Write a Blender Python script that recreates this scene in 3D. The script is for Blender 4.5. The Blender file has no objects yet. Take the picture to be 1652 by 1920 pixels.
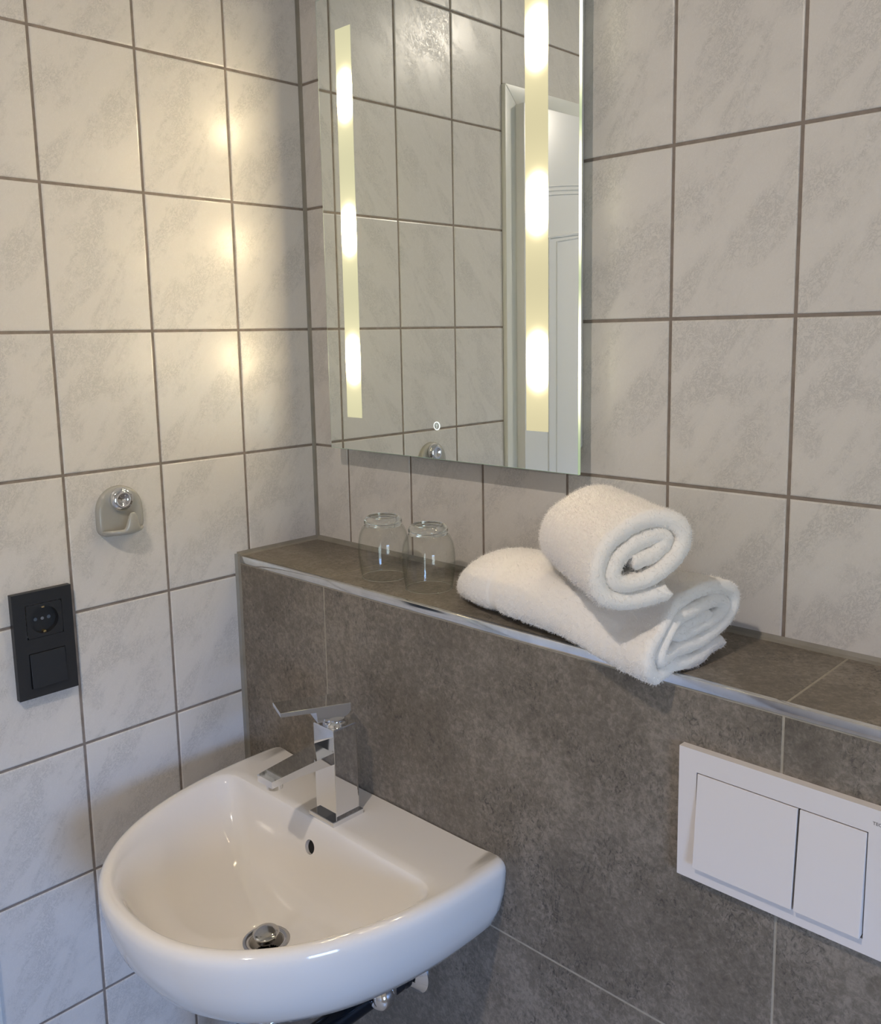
import bpy, bmesh, math, random
from mathutils import Vector, Matrix, noise
random.seed(7)
C = bpy.context.scene.collection
SC = bpy.context.scene
PI = math.pi

# ------------------------------------------------------------------ camera
cam_d = bpy.data.cameras.new('camera'); cam = bpy.data.objects.new('camera', cam_d); C.objects.link(cam)
W, H = 1652, 1920
yaw, pitch, roll = -0.77087, -0.14836, -0.01895
cx, cy, f = 821.30, 881.78, 1704.08
sy_, cy_ = math.sin(yaw), math.cos(yaw); sp, cp = math.sin(pitch), math.cos(pitch)
fwd = Vector((sy_*cp, cy_*cp, sp)); right = Vector((cy_, -sy_, 0)); up = right.cross(fwd)
r2 = right*math.cos(roll) + up*math.sin(roll); u2 = -right*math.sin(roll) + up*math.cos(roll)
M = Matrix((r2, u2, -fwd)).transposed().to_4x4(); M.translation = Vector((1.27976, -1.00243, 1.51756))
cam.matrix_world = M
cam_d.sensor_fit = 'HORIZONTAL'; cam_d.sensor_width = 36; cam_d.lens = 36*f/W
cam_d.shift_x = (W/2 - cx)/W; cam_d.shift_y = (cy - H/2)/W
cam_d.clip_start = 0.02
SC.camera = cam

# ------------------------------------------------------------------ world (daylight outside the window)
w = bpy.data.worlds.new('world'); SC.world = w; w.use_nodes = True
nt = w.node_tree; nt.nodes.clear()
out = nt.nodes.new('ShaderNodeOutputWorld'); bg = nt.nodes.new('ShaderNodeBackground')
tc = nt.nodes.new('ShaderNodeTexCoord'); sx = nt.nodes.new('ShaderNodeSeparateXYZ'); rp = nt.nodes.new('ShaderNodeValToRGB')
nt.links.new(tc.outputs['Generated'], sx.inputs[0]); nt.links.new(sx.outputs['Z'], rp.inputs[0])
rp.color_ramp.elements[0].position = 0.0; rp.color_ramp.elements[0].color = (.20, .24, .26, 1)
rp.color_ramp.elements[1].position = 0.02; rp.color_ramp.elements[1].color = (.30, .50, 1.0, 1)
nt.links.new(rp.outputs[0], bg.inputs['Color']); bg.inputs['Strength'].default_value = 37.0
nt.links.new(bg.outputs[0], out.inputs[0])

# ------------------------------------------------------------------ render / exposure
vs = SC.view_settings
SC.display_settings.display_device = 'sRGB'
vs.view_transform = 'Standard'; vs.look = 'None'; vs.gamma = 1; vs.use_curve_mapping = False
vs.exposure = 0.06
cyc = SC.cycles
cyc.use_denoising = True
cyc.max_bounces = 12; cyc.diffuse_bounces = 5; cyc.glossy_bounces = 6; cyc.transmission_bounces = 12; cyc.transparent_max_bounces = 12
cyc.sample_clamp_indirect = 6.0
cyc.blur_glossy = 0.3

# real ceiling lamp (its fixture is built below); the mirror lamps are emissive strips of the mirror
LAMP = Vector((0.90, -1.34, 2.482))
def area_lamp(loc, r, power, col, name):
    d = bpy.data.lights.new(name, 'AREA'); d.shape = 'DISK'; d.size = r*2; d.energy = power; d.color = col
    o = bpy.data.objects.new(name, d); C.objects.link(o); o.location = loc
    return o
lamp_a = area_lamp(LAMP, 0.03, 14.0, (1.0, .87, .74), 'ceiling_lamp_light')
# light portal that tells the renderer where the window is (gives off no light of its own)
pd = bpy.data.lights.new('window_portal', 'AREA'); pd.shape = 'RECTANGLE'; pd.size = .9; pd.size_y = 1.0
pd.cycles.is_portal = True
portal = bpy.data.objects.new('window_portal', pd); C.objects.link(portal)
portal.location = (2.245, -1.25, 1.45); portal.rotation_euler = (0, PI/2, 0)

# ------------------------------------------------------------------ materials
def mat(name):
    m = bpy.data.materials.new(name); m.use_nodes = True
    return m, m.node_tree, m.node_tree.nodes['Principled BSDF']
def simple(name, col, rough=.5, metal=0, **kw):
    m, t, b = mat(name); b.inputs['Base Color'].default_value = (*col, 1)
    b.inputs['Roughness'].default_value = rough; b.inputs['Metallic'].default_value = metal
    for k, v in kw.items(): b.inputs[k.replace('_', ' ')].default_value = v
    return m
def N(t, typ, **kw):
    n = t.nodes.new(typ)
    for k, v in kw.items(): setattr(n, k, v)
    return n
def L(t, a, b): t.links.new(a, b)
def math_n(t, op, a, b=None, c=None, clamp=False):
    n = N(t, 'ShaderNodeMath', operation=op); n.use_clamp = clamp
    for i, v in enumerate((a, b, c)):
        if v is None: continue
        if isinstance(v, (int, float)): n.inputs[i].default_value = v
        else: L(t, v, n.inputs[i])
    return n.outputs[0]
def tex_noise(t, vec, scale, detail=4, rough=.55, dist=0):
    n = N(t, 'ShaderNodeTexNoise'); L(t, vec, n.inputs['Vector'])
    n.inputs['Scale'].default_value = scale; n.inputs['Detail'].default_value = detail
    n.inputs['Roughness'].default_value = rough; n.inputs['Distortion'].default_value = dist
    return n.outputs['Fac']
def ramp(t, fac, stops):
    n = N(t, 'ShaderNodeValToRGB'); L(t, fac, n.inputs[0]); e = n.color_ramp.elements
    while len(e) < len(stops): e.new(.5)
    for i, (p, c) in enumerate(stops):
        e[i].position = p; e[i].color = (*c, 1) if len(c) == 3 else c
    return n.outputs[0]
def vmap(t, vec, loc=(0,0,0), rot=(0,0,0), sc=(1,1,1)):
    n = N(t, 'ShaderNodeMapping'); L(t, vec, n.inputs[0])
    n.inputs[1].default_value = loc; n.inputs[2].default_value = rot; n.inputs[3].default_value = sc
    return n.outputs[0]

def tile_white(name):
    m, t, b = mat(name)
    tcn = N(t, 'ShaderNodeTexCoord'); oi = N(t, 'ShaderNodeObjectInfo')
    # the tile's front lies in its own local XY plane; four print variants picked per tile
    k = math_n(t, 'FLOOR', math_n(t, 'MULTIPLY', oi.outputs['Random'], 4.0))
    off = math_n(t, 'MULTIPLY', k, 3.7)
    cmb = N(t, 'ShaderNodeCombineXYZ'); L(t, off, cmb.inputs[2])
    add = N(t, 'ShaderNodeVectorMath', operation='ADD'); L(t, tcn.outputs['Object'], add.inputs[0]); L(t, cmb.outputs[0], add.inputs[1])
    v = add.outputs[0]
    # broad diagonal clouds running up to the right
    vr = vmap(t, vmap(t, v, rot=(0, 0, -math.radians(56))), sc=(6, 17, 1))
    band = tex_noise(t, vr, 1.25, 4, .6, .4)
    cloud = tex_noise(t, v, 26, 4, .6, .6)
    vein = tex_noise(t, vmap(t, vmap(t, v, rot=(0, 0, -math.radians(56))), sc=(.8, 1.2, 1)), 120, 7, .72, 1.8)
    mask = math_n(t, 'ADD', math_n(t, 'MULTIPLY', band, 1.25), math_n(t, 'MULTIPLY', cloud, .45))
    mask = ramp(t, mask, [(.76, (0, 0, 0)), (.95, (1, 1, 1))])
    vv = ramp(t, vein, [(.45, (0, 0, 0)), (.51, (1, 1, 1)), (.58, (.25, .25, .25))])
    fac = math_n(t, 'MULTIPLY', mask, vv)
    fac = math_n(t, 'ADD', math_n(t, 'MULTIPLY', fac, .74), math_n(t, 'MULTIPLY', vv, .10), clamp=True)
    mx = N(t, 'ShaderNodeMix', data_type='RGBA'); L(t, fac, mx.inputs[0])
    mx.inputs[6].default_value = (.665, .635, .60, 1); mx.inputs[7].default_value = (.43, .415, .395, 1)
    L(t, mx.outputs[2], b.inputs['Base Color'])
    rr = math_n(t, 'ADD', math_n(t, 'MULTIPLY', fac, .18), .26); L(t, rr, b.inputs['Roughness'])
    bmp = N(t, 'ShaderNodeBump'); bmp.inputs['Strength'].default_value = .035; bmp.inputs['Distance'].default_value = .0006
    hh = math_n(t, 'ADD', fac, math_n(t, 'MULTIPLY', tex_noise(t, v, 60, 2), .8))
    L(t, hh, bmp.inputs['Height']); L(t, bmp.outputs[0], b.inputs['Normal'])
    b.inputs['Specular IOR Level'].default_value = .55
    return m
def tile_dark(name):
    m, t, b = mat(name)
    tcn = N(t, 'ShaderNodeTexCoord'); v = tcn.outputs['Object']
    big = tex_noise(t, v, 5.5, 4, .55, .4)
    mid = tex_noise(t, vmap(t, v, sc=(1, 1, .6)), 26, 6, .65, .8)
    fine = tex_noise(t, v, 150, 8, .75, .5)
    pits = tex_noise(t, vmap(t, v, loc=(3, 1, 2), sc=(1.4, 1.4, .8)), 85, 7, .74, 2.2)
    pm = ramp(t, tex_noise(t, vmap(t, v, loc=(7, 2, 5)), 9, 5, .65, .6), [(.46, (0, 0, 0)), (.60, (1, 1, 1))])
    s = math_n(t, 'ADD', math_n(t, 'MULTIPLY', big, .34), math_n(t, 'MULTIPLY', mid, .20))
    s = math_n(t, 'ADD', s, math_n(t, 'MULTIPLY', fine, .62))
    col = ramp(t, s, [(.42, (.100, .082, .062)), (.56, (.160, .137, .108)), (.68, (.262, .226, .185))])
    pv = ramp(t, pits, [(.36, (1, 1, 1)), (.50, (0, 0, 0))])
    pf = math_n(t, 'MULTIPLY', math_n(t, 'MULTIPLY', pv, pm), .85)
    mx = N(t, 'ShaderNodeMix', data_type='RGBA'); L(t, pf, mx.inputs[0]); L(t, col, mx.inputs[6]); mx.inputs[7].default_value = (.035, .03, .025, 1)
    L(t, mx.outputs[2], b.inputs['Base Color']); b.inputs['Roughness'].default_value = .46
    bmp = N(t, 'ShaderNodeBump'); bmp.inputs['Strength'].default_value = .25; bmp.inputs['Distance'].default_value = .0008
    L(t, math_n(t, 'SUBTRACT', fine, pf), bmp.inputs['Height']); L(t, bmp.outputs[0], b.inputs['Normal'])
    return m
def noisy(name, c1, c2, scale, rough, bump=.2):
    m, t, b = mat(name); v = N(t, 'ShaderNodeTexCoord').outputs['Object']
    n = tex_noise(t, v, scale, 5)
    L(t, ramp(t, n, [(.35, c1), (.65, c2)]), b.inputs['Base Color']); b.inputs['Roughness'].default_value = rough
    bmp = N(t, 'ShaderNodeBump'); bmp.inputs['Strength'].default_value = bump; bmp.inputs['Distance'].default_value = .001
    L(t, n, bmp.inputs['Height']); L(t, bmp.outputs[0], b.inputs['Normal'])
    return m
def brick_mat(name, c1, mortar, bw, bh, axis_rot, rough=.3):
    m, t, b = mat(name); v = N(t, 'ShaderNodeTexCoord').outputs['Object']
    vm = vmap(t, v, rot=axis_rot)
    n = N(t, 'ShaderNodeTexBrick'); L(t, vm, n.inputs['Vector'])
    n.offset = 0; n.inputs['Scale'].default_value = 1; n.inputs['Brick Width'].default_value = bw; n.inputs['Row Height'].default_value = bh
    n.inputs['Mortar Size'].default_value = .0015
    n.inputs['Color1'].default_value = (*c1, 1); n.inputs['Color2'].default_value = (*[q*.96 for q in c1], 1); n.inputs['Mortar'].default_value = (*mortar, 1)
    L(t, n.outputs[0], b.inputs['Base Color']); b.inputs['Roughness'].default_value = rough
    return m

MT = {}
MT['tile'] = tile_white('glazed_tile')
MT['dark'] = tile_dark('slate_tile')
MT['grout'] = noisy('grout', (.20, .165, .138), (.265, .22, .188), 60, .9)
MT['darkgrout'] = noisy('dark_grout', (.30, .27, .215), (.36, .325, .265), 60, .9)
MT['seal'] = noisy('sealant', (.205, .188, .155), (.25, .23, .195), 25, .45, .1)
MT['chrome'] = simple('chrome', (.80, .81, .83), .035, 1)
MT['chromedark'] = simple('dark_reflection_chrome', (.50, .49, .48), .10, 1)  # base colour darkened to stand in for a dark reflection from the camera side
MT['steel'] = noisy('steel_trim', (.72, .71, .69), (.86, .85, .83), 30, .09, .03)
MT['steel'].node_tree.nodes['Principled BSDF'].inputs['Metallic'].default_value = 1
MT['ceramic'] = simple('white_ceramic', (.79, .75, .70), .07, 0, Coat_Weight=.5, Coat_Roughness=.03)
MT['hookceramic'] = simple('grey_ceramic', (.37, .36, .33), .12, 0, Coat_Weight=.5)
MT['plate'] = simple('white_plastic', (.72, .68, .665), .30)
MT['black'] = simple('black_plastic', (.012, .013, .016), .42)
MT['blackgloss'] = simple('black_gloss', (.006, .008, .012), .16)  # black stands in for the dark surroundings mirrored in the chrome outlet pipe
MT['void'] = simple('hole_shade_black', (.004, .004, .004), .7)  # near-black put in for the shade deep inside holes and gaps
MT['brass'] = simple('brass', (.75, .55, .25), .3, 1)
MT['rubber'] = simple('black_rubber', (.012, .012, .014), .35)
MT['door'] = simple('door_paint', (.74, .75, .76), .28)
MT['casing'] = simple('casing_paint', (.70, .71, .68), .32)
MT['plaster'] = simple('plaster', (.72, .70, .66), .8)
MT['ink'] = simple('grey_ink', (.12, .11, .11), .5)
MT['mirror'] = simple('mirror_silver', (.84, .875, .855), .0, 1)
MT['housing'] = simple('housing_white', (.7, .7, .68), .4)
MT['floor'] = brick_mat('floor_tile', (.42, .40, .37), (.2, .18, .16), .6, .6, (0, 0, 0), .4)
MT['wallfar'] = brick_mat('far_wall_tile', (.60, .58, .55), (.2, .17, .15), .1535, .203, (PI/2, 0, 0))
MT['wallfarx'] = brick_mat('far_wall_tile_side', (.60, .58, .55), (.2, .17, .15), .1535, .203, (PI/2, 0, PI/2))
MT['towel'] = simple('terry_cotton', (.86, .83, .80), .95, 0, Sheen_Weight=.3, Sheen_Roughness=.6)
MT['loop'] = simple('terry_loop', (.88, .85, .82), .95)
def glass(name, col=(1, 1, 1), ior=1.5):
    m = bpy.data.materials.new(name); m.use_nodes = True; t = m.node_tree; t.nodes.clear()
    o = N(t, 'ShaderNodeOutputMaterial'); g = N(t, 'ShaderNodeBsdfGlass'); g.inputs['Color'].default_value = (*col, 1)
    g.inputs['Roughness'].default_value = 0; g.inputs['IOR'].default_value = ior; L(t, g.outputs[0], o.inputs[0])
    return m
MT['glass'] = glass('drinking_glass', (.985, .995, .985), 1.48)
def pane_mat():
    m = bpy.data.materials.new('window_pane'); m.use_nodes = True; t = m.node_tree; t.nodes.clear()
    o = N(t, 'ShaderNodeOutputMaterial'); a = N(t, 'ShaderNodeBsdfTransparent'); g = N(t, 'ShaderNodeBsdfGlossy'); g.inputs['Roughness'].default_value = .02
    mx = N(t, 'ShaderNodeMixShader'); mx.inputs[0].default_value = .08
    a.inputs[0].default_value = (.96, .98, .97, 1)
    L(t, a.outputs[0], mx.inputs[1]); L(t, g.outputs[0], mx.inputs[2]); L(t, mx.outputs[0], o.inputs[0])
    return m
MT['pane'] = pane_mat()
def thin_glass():
    m = bpy.data.materials.new('thin_glass'); m.use_nodes = True; t = m.node_tree; t.nodes.clear()
    o = N(t, 'ShaderNodeOutputMaterial'); a = N(t, 'ShaderNodeBsdfTransparent'); g = N(t, 'ShaderNodeBsdfGlossy'); g.inputs['Roughness'].default_value = .0
    fr = N(t, 'ShaderNodeLayerWeight'); fr.inputs[0].default_value = .35
    e_ = math_n(t, 'POWER', fr.outputs['Facing'], 5.0); k = math_n(t, 'ADD', math_n(t, 'MULTIPLY', e_, .75), .025, clamp=True)
    tint = N(t, 'ShaderNodeMix', data_type='RGBA'); L(t, math_n(t, 'POWER', fr.outputs['Facing'], 3.0), tint.inputs[0]); tint.inputs[6].default_value = (.985, .99, .985, 1); tint.inputs[7].default_value = (.80, .82, .80, 1)
    L(t, tint.outputs[2], a.inputs[0])
    mx = N(t, 'ShaderNodeMixShader'); L(t, k, mx.inputs[0]); L(t, a.outputs[0], mx.inputs[1]); L(t, g.outputs[0], mx.inputs[2]); L(t, mx.outputs[0], o.inputs[0])
    return m
MT['thin'] = thin_glass()
BULBS = (1.480, 1.682, 1.884)
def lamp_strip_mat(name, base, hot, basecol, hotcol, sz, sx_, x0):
    """emissive glass: glow of three bulbs, not built, put into its colour (object space = world space)"""
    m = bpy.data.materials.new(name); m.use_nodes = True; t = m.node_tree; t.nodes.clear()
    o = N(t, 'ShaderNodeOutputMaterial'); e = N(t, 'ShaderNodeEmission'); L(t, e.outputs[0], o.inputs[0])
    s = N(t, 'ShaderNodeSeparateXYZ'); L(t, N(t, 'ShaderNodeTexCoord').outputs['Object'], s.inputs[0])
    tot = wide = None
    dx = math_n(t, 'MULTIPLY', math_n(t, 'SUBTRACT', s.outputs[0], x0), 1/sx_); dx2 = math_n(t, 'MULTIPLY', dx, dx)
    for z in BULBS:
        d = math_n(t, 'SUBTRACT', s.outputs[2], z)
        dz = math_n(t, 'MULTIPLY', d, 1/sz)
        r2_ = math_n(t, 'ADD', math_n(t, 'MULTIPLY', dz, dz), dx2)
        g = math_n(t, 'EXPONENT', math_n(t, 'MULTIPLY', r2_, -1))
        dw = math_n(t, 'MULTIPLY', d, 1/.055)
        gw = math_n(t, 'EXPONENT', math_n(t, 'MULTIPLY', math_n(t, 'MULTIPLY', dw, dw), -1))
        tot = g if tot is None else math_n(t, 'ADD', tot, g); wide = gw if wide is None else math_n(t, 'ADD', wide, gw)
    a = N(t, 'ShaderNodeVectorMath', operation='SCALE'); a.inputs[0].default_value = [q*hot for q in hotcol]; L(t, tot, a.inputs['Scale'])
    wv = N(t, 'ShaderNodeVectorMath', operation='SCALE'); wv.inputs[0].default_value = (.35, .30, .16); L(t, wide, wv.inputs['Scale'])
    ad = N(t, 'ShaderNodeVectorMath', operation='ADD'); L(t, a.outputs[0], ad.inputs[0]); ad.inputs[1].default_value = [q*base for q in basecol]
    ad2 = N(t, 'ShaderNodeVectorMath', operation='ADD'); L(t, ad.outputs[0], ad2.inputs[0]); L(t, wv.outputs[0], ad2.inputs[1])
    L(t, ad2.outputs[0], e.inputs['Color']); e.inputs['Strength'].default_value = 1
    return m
MT['stripL'] = lamp_strip_mat('lamp_strip_left', .66, 210, (1.0, .95, .60), (1, .80, .48), .0175, .0115, .1605)
MT['stripR'] = lamp_strip_mat('lamp_strip_right', .66, 210, (1.0, .90, .55), (1, .80, .48), .0175, .0115, .5335)
MT['edgeR'] = lamp_strip_mat('glass_edge_glow_right', .50, 5.5, (.80, 1.0, .62), (1, .92, .62), .05, 10, .5)  # glow put on the glass edge as emission; also lights the wall beside it
MT['edgeL'] = lamp_strip_mat('glass_edge_glow_left', .30, .9, (.75, 1.0, .72), (.9, 1, .7), .05, 10, .5)  # weaker glow put on the opposite edge as emission
MT['edge'] = simple('glass_edge_green', (.45, .62, .50), .08)
def emis(name, col, s):
    m = bpy.data.materials.new(name); m.use_nodes = True; t = m.node_tree; t.nodes.clear()
    o = N(t, 'ShaderNodeOutputMaterial'); e = N(t, 'ShaderNodeEmission'); e.inputs[0].default_value = (*col, 1); e.inputs[1].default_value = s
    L(t, e.outputs[0], o.inputs[0]); return m
MT['ring'] = emis('touch_ring_light', (.95, 1, .97), 1.1)
MT['glyph'] = emis('touch_symbol_light', (.80, .88, .82), .62)
MT['glyphbase'] = simple('touch_pad', (.42, .45, .42), .25)
MT['lamplens'] = emis('lamp_lens', (1, .88, .74), 6)

# ------------------------------------------------------------------ helpers
def link(o, parent=None):
    C.objects.link(o)
    if parent is not None: o.parent = parent
    return o
def tag(o, label=None, cat=None, group=None, kind=None):
    if label: o['label'] = label
    if cat: o['category'] = cat
    if group: o['group'] = group
    if kind: o['kind'] = kind
    return o
def empty(name, loc, label, cat, group=None):
    o = bpy.data.objects.new(name, None); o.location = loc; o.empty_display_size = .02; link(o)
    return tag(o, label, cat, group)
def obj(name, bm, m, parent=None, smooth=False, loc=None):
    """bm in world coordinates; when parent has a location, geometry is shifted into its frame"""
    me = bpy.data.meshes.new(name)
    base = Vector(parent.location) if parent is not None and loc is None else Vector((0, 0, 0))
    if base.length > 0: bmesh.ops.translate(bm, verts=bm.verts, vec=-base)
    bmesh.ops.recalc_face_normals(bm, faces=bm.faces)
    bm.to_mesh(me); bm.free()
    for mm in (m if isinstance(m, (list, tuple)) else [m]): me.materials.append(mm)
    if smooth:
        for p in me.polygons: p.use_smooth = True
        if smooth != 'all': me.set_sharp_from_angle(angle=math.radians(smooth if smooth is not True else 35))
    o = bpy.data.objects.new(name, me)
    if loc is not None: o.location = loc
    return link(o, parent)
def box(bm, x0, x1, y0, y1, z0, z1, bev=0, seg=2):
    vs_ = [bm.verts.new((x, y, z)) for x in (x0, x1) for y in (y0, y1) for z in (z0, z1)]
    q = [(0, 1, 3, 2), (4, 6, 7, 5), (0, 4, 5, 1), (2, 3, 7, 6), (0, 2, 6, 4), (1, 5, 7, 3)]
    fs = [bm.faces.new([vs_[i] for i in a]) for a in q]
    if bev:
        es = list({e for f_ in fs for e in f_.edges})
        bmesh.ops.bevel(bm, geom=es, offset=bev, segments=seg, affect='EDGES', profile=.5)
    return bm
def nb(): return bmesh.new()
def prism(bm, pts, axis, a, b, bev=0, seg=2, M=None):
    """extrude polygon pts (2D) along axis from a to b; M optional matrix"""
    def P3(u, v, w_):
        p = {'x': (w_, u, v), 'y': (u, w_, v), 'z': (u, v, w_)}[axis]
        return (M @ Vector(p)) if M is not None else Vector(p)
    A = [bm.verts.new(P3(u, v, a)) for u, v in pts]; B = [bm.verts.new(P3(u, v, b)) for u, v in pts]
    n = len(pts); fs = [bm.faces.new(A), bm.faces.new(B[::-1])]
    for i in range(n): fs.append(bm.faces.new((A[i], B[i], B[(i+1) % n], A[(i+1) % n])))
    if bev:
        es = list({e for f_ in fs for e in f_.edges})
        bmesh.ops.bevel(bm, geom=es, offset=bev, segments=seg, affect='EDGES', profile=.5)
    return bm
def lathe(bm, prof, seg=48, M=None, closed=False):
    """profile of (r, h) turned about local Z, mapped by M"""
    M = M or Matrix.Identity(4); rings = []
    for r, h in prof:
        if r < 1e-6: rings.append([bm.verts.new(M @ Vector((0, 0, h)))])
        else: rings.append([bm.verts.new(M @ Vector((r*math.cos(2*PI*i/seg), r*math.sin(2*PI*i/seg), h))) for i in range(seg)])
    pairs = list(zip(rings[:-1], rings[1:])) + ([(rings[-1], rings[0])] if closed else [])
    for a, b in pairs:
        for i in range(seg):
            j = (i+1) % seg
            if len(a) == 1 and len(b) == 1: continue
            if len(a) == 1: bm.faces.new((a[0], b[j], b[i]))
            elif len(b) == 1: bm.faces.new((a[i], a[j], b[0]))
            else: bm.faces.new((a[i], a[j], b[j], b[i]))
    return bm
def frame_to(origin, zdir, xdir=(0, 0, 1)):
    z = Vector(zdir).normalized(); x = Vector(xdir); x = (x - z*x.dot(z))
    if x.length < 1e-4: x = Vector((1, 0, 0)) - z*z.x
    x.normalize(); y = z.cross(x)
    m = Matrix((x, y, z)).transposed().to_4x4(); m.translation = Vector(origin); return m
def tube(bm, pts, r, seg=16, caps=True):
    pts = [Vector(p) for p in pts]; rings = []; prev = None
    for i, p in enumerate(pts):
        d = (pts[min(i+1, len(pts)-1)] - pts[max(i-1, 0)]).normalized()
        x = prev - d*prev.dot(d) if prev is not None else d.orthogonal(); x.normalize(); prev = x; y = d.cross(x)
        rr = r[i] if isinstance(r, (list, tuple)) else r
        rings.append([bm.verts.new(p + (x*math.cos(2*PI*k/seg) + y*math.sin(2*PI*k/seg))*rr) for k in range(seg)])
    for a, b in zip(rings[:-1], rings[1:]):
        for i in range(seg): bm.faces.new((a[i], a[(i+1) % seg], b[(i+1) % seg], b[i]))
    if caps: bm.faces.new(rings[0][::-1]); bm.faces.new(rings[-1])
    return bm
def bez(p0, p1, p2, p3, n=14):
    return [tuple(((1-t)**3)*Vector(p0) + 3*((1-t)**2)*t*Vector(p1) + 3*(1-t)*t*t*Vector(p2) + t**3*Vector(p3)) for t in [i/n for i in range(n+1)]]

# ------------------------------------------------------------------ room shell
G = .0015            # grout sits this far behind the tile faces
Z0 = 1.53067         # height of the horizontal joint at eye level
PW, PH = .1535, .203 # tile pitch
TW, TH = .1505, .200
YC1 = -.14685        # first vertical joint on the left wall
XC1 = .09064         # first vertical joint on the back wall
RX, FY, CZ = 2.25, -2.10, 2.50
DY0, DY1, DZ = -.6068, -1.504, 2.031   # door casing outline on the left wall
LZ, LY = 1.15691, -.17066               # ledge top height and front plane

wl = nb()
box(wl, -.12, -G, DY0-.035, .12, -.05, CZ+.05); box(wl, -.12, -G, FY-.12, DY1+.035, -.05, CZ+.05); box(wl, -.12, -G, DY1+.035, DY0-.035, DZ-.035, CZ+.05)
wall_left = tag(obj('wall_left', wl, MT['grout']), 'left wall of white marbled tiles with brown joints, carrying the socket and hook', kind='structure')
wb = box(nb(), -.12, RX+.12, G, .12, -.05, CZ+.05)
wall_back = tag(obj('wall_back', wb, MT['grout']), 'back wall of white marbled tiles behind the mirror', kind='structure')

def tile_mesh(w_, h_, t_=.0075, bev=.0016, nm='tile', m=None):
    """local XY plane = face, z toward viewer; softly rounded border"""
    bm = nb(); rings = []
    for ins, z in ((0, -t_), (0, -bev*.75), (bev*.35, -bev*.25), (bev*1.3, 0)):
        a, b = w_/2 - ins, h_/2 - ins
        rings.append([bm.verts.new((sx0*a, sy0*b, z)) for sx0, sy0 in ((-1, -1), (1, -1), (1, 1), (-1, 1))])
    for a, b in zip(rings[:-1], rings[1:]):
        for i in range(4): bm.faces.new((a[i], a[(i+1) % 4], b[(i+1) % 4], b[i]))
    bm.faces.new(rings[-1])
    me = bpy.data.meshes.new(nm); bm.to_mesh(me); bm.free(); me.materials.append(m or MT['tile'])
    return me
TMESH = {}
def put_tile(parent, c, w_, h_, rot, m=None, nm='tile'):
    key = (round(w_, 4), round(h_, 4), nm)
    if key not in TMESH: TMESH[key] = tile_mesh(w_, h_, nm=nm, m=m)
    o = bpy.data.objects.new('tile', TMESH[key]); o.matrix_local = Matrix.Translation(c) @ rot
    link(o, parent); return o
ROT_L = Matrix(((0, 0, 1), (1, 0, 0), (0, 1, 0))).to_4x4()    # local x -> world y, y -> z, face -> +x
ROT_B = Matrix(((1, 0, 0), (0, 0, -1), (0, 1, 0))).to_4x4()   # local x -> x, y -> z, face -> -y
g2 = .0020
def span_rows(zlo, zhi):
    r = []; k = -12
    while True:
        a, b = Z0 + k*PH + g2, Z0 + (k+1)*PH - g2; k += 1
        if a >= zhi - .004: break
        a, b = max(a, zlo), min(b, zhi)
        if b - a > .006: r.append((a, b))
    return r
# left wall tiles (the courses run down to the floor; only what the ledge box covers is cut)
cols = [(YC1 + g2, -.002)] + [(YC1 - (i+1)*PW + g2, YC1 - i*PW - g2) for i in range(12)]
for a, b in cols:
    a = max(a, FY)
    if b - a < .004: continue
    for z0, z1 in span_rows(0.0, CZ):
        segs = [(a, b, z0, z1)]
        res = []
        for s0, s1, q0, q1 in segs:                 # cut round the door casing
            if s1 <= DY1 or s0 >= DY0 or q0 >= DZ: res.append((s0, s1, q0, q1)); continue
            if q1 > DZ: res.append((s0, s1, DZ + .001, q1)); q1 = DZ - .0
            if s1 > DY0: res.append((DY0 + .001, s1, q0, q1))
            if s0 < DY1: res.append((s0, DY1 - .001, q0, q1))
        for s0, s1, q0, q1 in res:
            if s1 - s0 > .006 and q1 - q0 > .006:
                put_tile(wall_left, Vector((0, (s0+s1)/2, (q0+q1)/2)), s1-s0, q1-q0, ROT_L)
# back wall tiles above the ledge
cols = [(.002, XC1 - g2)] + [(XC1 + i*PW + g2, XC1 + (i+1)*PW - g2) for i in range(14)]
for a, b in cols:
    b = min(b, RX)
    if b - a < .006: continue
    for z0, z1 in span_rows(LZ + .004, CZ):
        put_tile(wall_back, Vector(((a+b)/2, 0, (z0+z1)/2)), b-a, z1-z0, ROT_B)
# silicone in the corner of the two tiled walls
def fillet(bm, p, q, u, v, s):
    """triangular, slightly hollow bead from p to q against directions u and v"""
    p, q, u, v = map(Vector, (p, q, u, v))
    prof = [Vector((0, 0, 0)) - (u+v)*.001, u*s, (u*.34 + v*.34)*s, v*s]
    A = [bm.verts.new(p + k) for k in prof]; B = [bm.verts.new(q + k) for k in prof]
    for i in range(4): bm.faces.new((A[i], B[i], B[(i+1) % 4], A[(i+1) % 4]))
    bm.faces.new(A); bm.faces.new(B[::-1])
bm = nb(); fillet(bm, (0, 0, LZ), (0, 0, CZ), (1, 0, 0), (0, -1, 0), .0052)
obj('corner_sealant', bm, MT['seal'], wall_left)

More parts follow.
